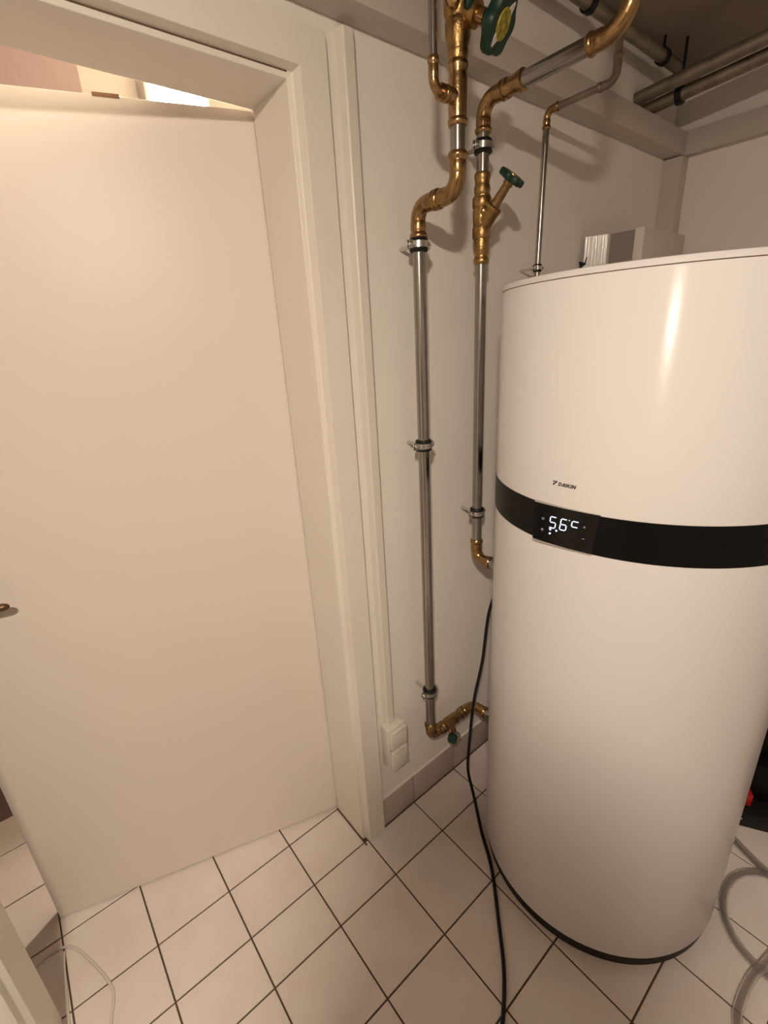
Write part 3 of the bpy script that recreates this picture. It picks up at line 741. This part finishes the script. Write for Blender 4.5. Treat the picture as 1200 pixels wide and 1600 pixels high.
# ------------------------------------------------------------------ the person taking the picture, standing under the lamp
M['skin'] = mat('skin', (0.55, 0.34, 0.25), 0.5)
M['jumper'] = mat('dark_jumper', (0.035, 0.035, 0.042), 0.9, var=0.2, vscale=40)
M['jeans'] = mat('blue_jeans', (0.045, 0.06, 0.10), 0.9, var=0.3, vscale=60)
M['hair'] = mat('brown_hair', (0.05, 0.03, 0.02), 0.7, var=0.4, vscale=80)
M['phone'] = mat('phone_case', (0.015, 0.015, 0.017), 0.4)
PF = Vector((0.622, 0.783, 0)).normalized(); PR = Vector((0.783, -0.622, 0)).normalized()
PB = Vector((CAM_C.x, CAM_C.y, 0)) - PF * .225 - PR * .050       # the phone is held a little to the right of the chin
def L3(r, f, z): return PB + PR * r + PF * f + Vector((0, 0, z))
def skinned(name, chains, mt, parent, lv=2):
    """chains: lists of (point, radius); points that coincide are welded into one skeleton"""
    vs, rs, es, key = [], [], [], {}
    for ch in chains:
        prev = None
        for p, r in ch:
            k = tuple(round(c, 4) for c in p)
            if k not in key: key[k] = len(vs); vs.append(Vector(p)); rs.append(r)
            if prev is not None: es.append((prev, key[k]))
            prev = key[k]
    me = bpy.data.meshes.new(name); me.from_pydata(vs, es, [])
    o = bpy.data.objects.new(name, me); col.objects.link(o)
    o.parent = parent
    if parent.type == 'EMPTY': o.matrix_parent_inverse = Matrix.Translation(-parent.location)
    md = o.modifiers.new('skin', 'SKIN'); md.use_smooth_shade = True
    for i_, r in enumerate(rs): me.skin_vertices[0].data[i_].radius = (r, r)
    me.skin_vertices[0].data[0].use_root = True
    sd = o.modifiers.new('sub', 'SUBSURF'); sd.levels = lv; sd.render_levels = lv
    me.materials.append(M[mt]); return o
def rings(bm, prof, segs=24):
    """stacked ellipses: (r offset, f offset, z, half width, half depth)"""
    R_ = [[bm.verts.new(L3(r + a * math.cos(k*2*PI/segs), f + b * math.sin(k*2*PI/segs), z)) for k in range(segs)] for r, f, z, a, b in prof]
    for p, q in zip(R_, R_[1:]):
        for k in range(segs): bm.faces.new((p[k], p[(k+1) % segs], q[(k+1) % segs], q[k]))
    bm.faces.new(list(reversed(R_[0]))); bm.faces.new(R_[-1])
pers = thing('person', 'person in a dark jumper and jeans holding up a phone to take the picture', 'person', PB)
GR = .050                                    # sideways offset of the phone
S = lambda s: [  # one arm, from the breastbone out
    (L3(0, .0, 1.40), .125), (L3(s*.155, -.01, 1.455), .060), (L3(s*.225, .01, 1.30), .050), (L3(GR*.6 + s*.215, .06, 1.165), .046), (L3(GR*.9 + s*.13, .17, 1.26), .040), (L3(GR + s*.068, .215, 1.335), .033)]
def hand(s):
    w = L3(GR + s*.068, .215, 1.335); palm = L3(GR + s*.060, .212, 1.390)
    out = [[(w, .030), (palm, .026)]]
    for k in range(4):
        a = L3(GR + s*.056, .222 + .006*k, 1.440 - .018*k); b = L3(GR + s*.050, .240 + .004*k, 1.442 - .018*k); c = L3(GR + s*.034, .245 + .002*k, 1.438 - .018*k)
        out.append([(palm, .026), (a, .0100), (b, .0095), (c, .0085)])
    out.append([(palm, .026), (L3(GR + s*.050, .204, 1.425), .0115), (L3(GR + s*.036, .194, 1.445), .0105), (L3(GR + s*.022, .192, 1.457), .009)])
    return out
head = [(L3(0, 0, 1.46), .060), (L3(0, .008, 1.535), .054), (L3(0, .030, 1.600), .064), (L3(0, .036, 1.645), .078), (L3(0, .026, 1.695), .088), (L3(0, .018, 1.742), .072), (L3(0, .012, 1.770), .035)]
face = [(L3(0, .036, 1.645), .078), (L3(0, .104, 1.652), .020), (L3(0, .128, 1.643), .010)]
skinned('body', [head, face, [(L3(0, 0, 1.46), .060), (L3(0, .0, 1.40), .11)], S(1), S(-1)] + hand(1) + hand(-1), 'skin', pers)
bm = B()
rings(bm, [(0, 0, .905, .178, .118), (0, 0, .92, .182, .122), (0, 0, 1.05, .168, .112), (0, .004, 1.22, .185, .122), (0, .004, 1.34, .196, .120), (0, 0, 1.42, .188, .104), (0, 0, 1.475, .140, .080), (0, .003, 1.505, .072, .066)])
for s_ in (1, -1):
    a_ = S(s_)
    tube(bm, spline([L3(s_*.10, 0, 1.445)] + [p for p, r in a_[1:-1]] + [L3(GR + s_*.073, .218, 1.318)], 6), [.070 - .024 * k / 30 for k in range(31)], 18)
obj('jumper', bm, 'jumper', pers, 60)
bm = B()
rings(bm, [(0, 0, .74, .165, .10), (0, 0, .84, .176, .115), (0, 0, .93, .168, .112)])
for s_ in (1, -1):
    tube(bm, spline([L3(s_*.085, 0, .84), L3(s_*.092, .005, .68), L3(s_*.10, .015, .50), L3(s_*.10, -.005, .28), L3(s_*.10, -.015, .06)], 5), [.092 - .036 * k / 20 for k in range(21)], 18)
obj('trousers', bm, 'jeans', pers, 60)
for s_ in (1, -1):
    skinned('shoe', [[(L3(s_*.10, -.05, .045), .042), (L3(s_*.105, .05, .045), .043), (L3(s_*.115, .16, .036), .034)]], 'black', pers)
    bm = B(); lathe(bm, L3(s_*.030, .104, 1.670), PF, [(0, .010), (.004, .008), (.006, .004)], 12); obj('eye', bm, 'gloss_white', pers, 40)
bm = B(); rings(bm, [(0, -.052, 1.60, .060, .030), (0, -.040, 1.66, .086, .060), (0, -.018, 1.71, .094, .086), (0, .002, 1.755, .084, .092), (0, .010, 1.785, .052, .062), (0, .010, 1.795, .015, .02)]); obj('hair', bm, 'hair', pers, 60)
ph = thing('smartphone', 'black smartphone held up in both hands', 'phone', CAM_C - f_ * .012 - u_ * .06)
PM = Matrix(((r_.x, u_.x, f_.x, CAM_C.x), (r_.y, u_.y, f_.y, CAM_C.y), (r_.z, u_.z, f_.z, CAM_C.z), (0, 0, 0, 1)))
bm = B(); box(bm, (-.037, -.135, -.0135), (.037, .020, -.0055), .003); bm.transform(PM); obj('case', bm, 'phone', ph, 40)
bm = B(); box(bm, (-.034, -.130, -.0140), (.034, .015, -.0136)); bm.transform(PM); obj('screen', bm, 'black_gloss', ph)
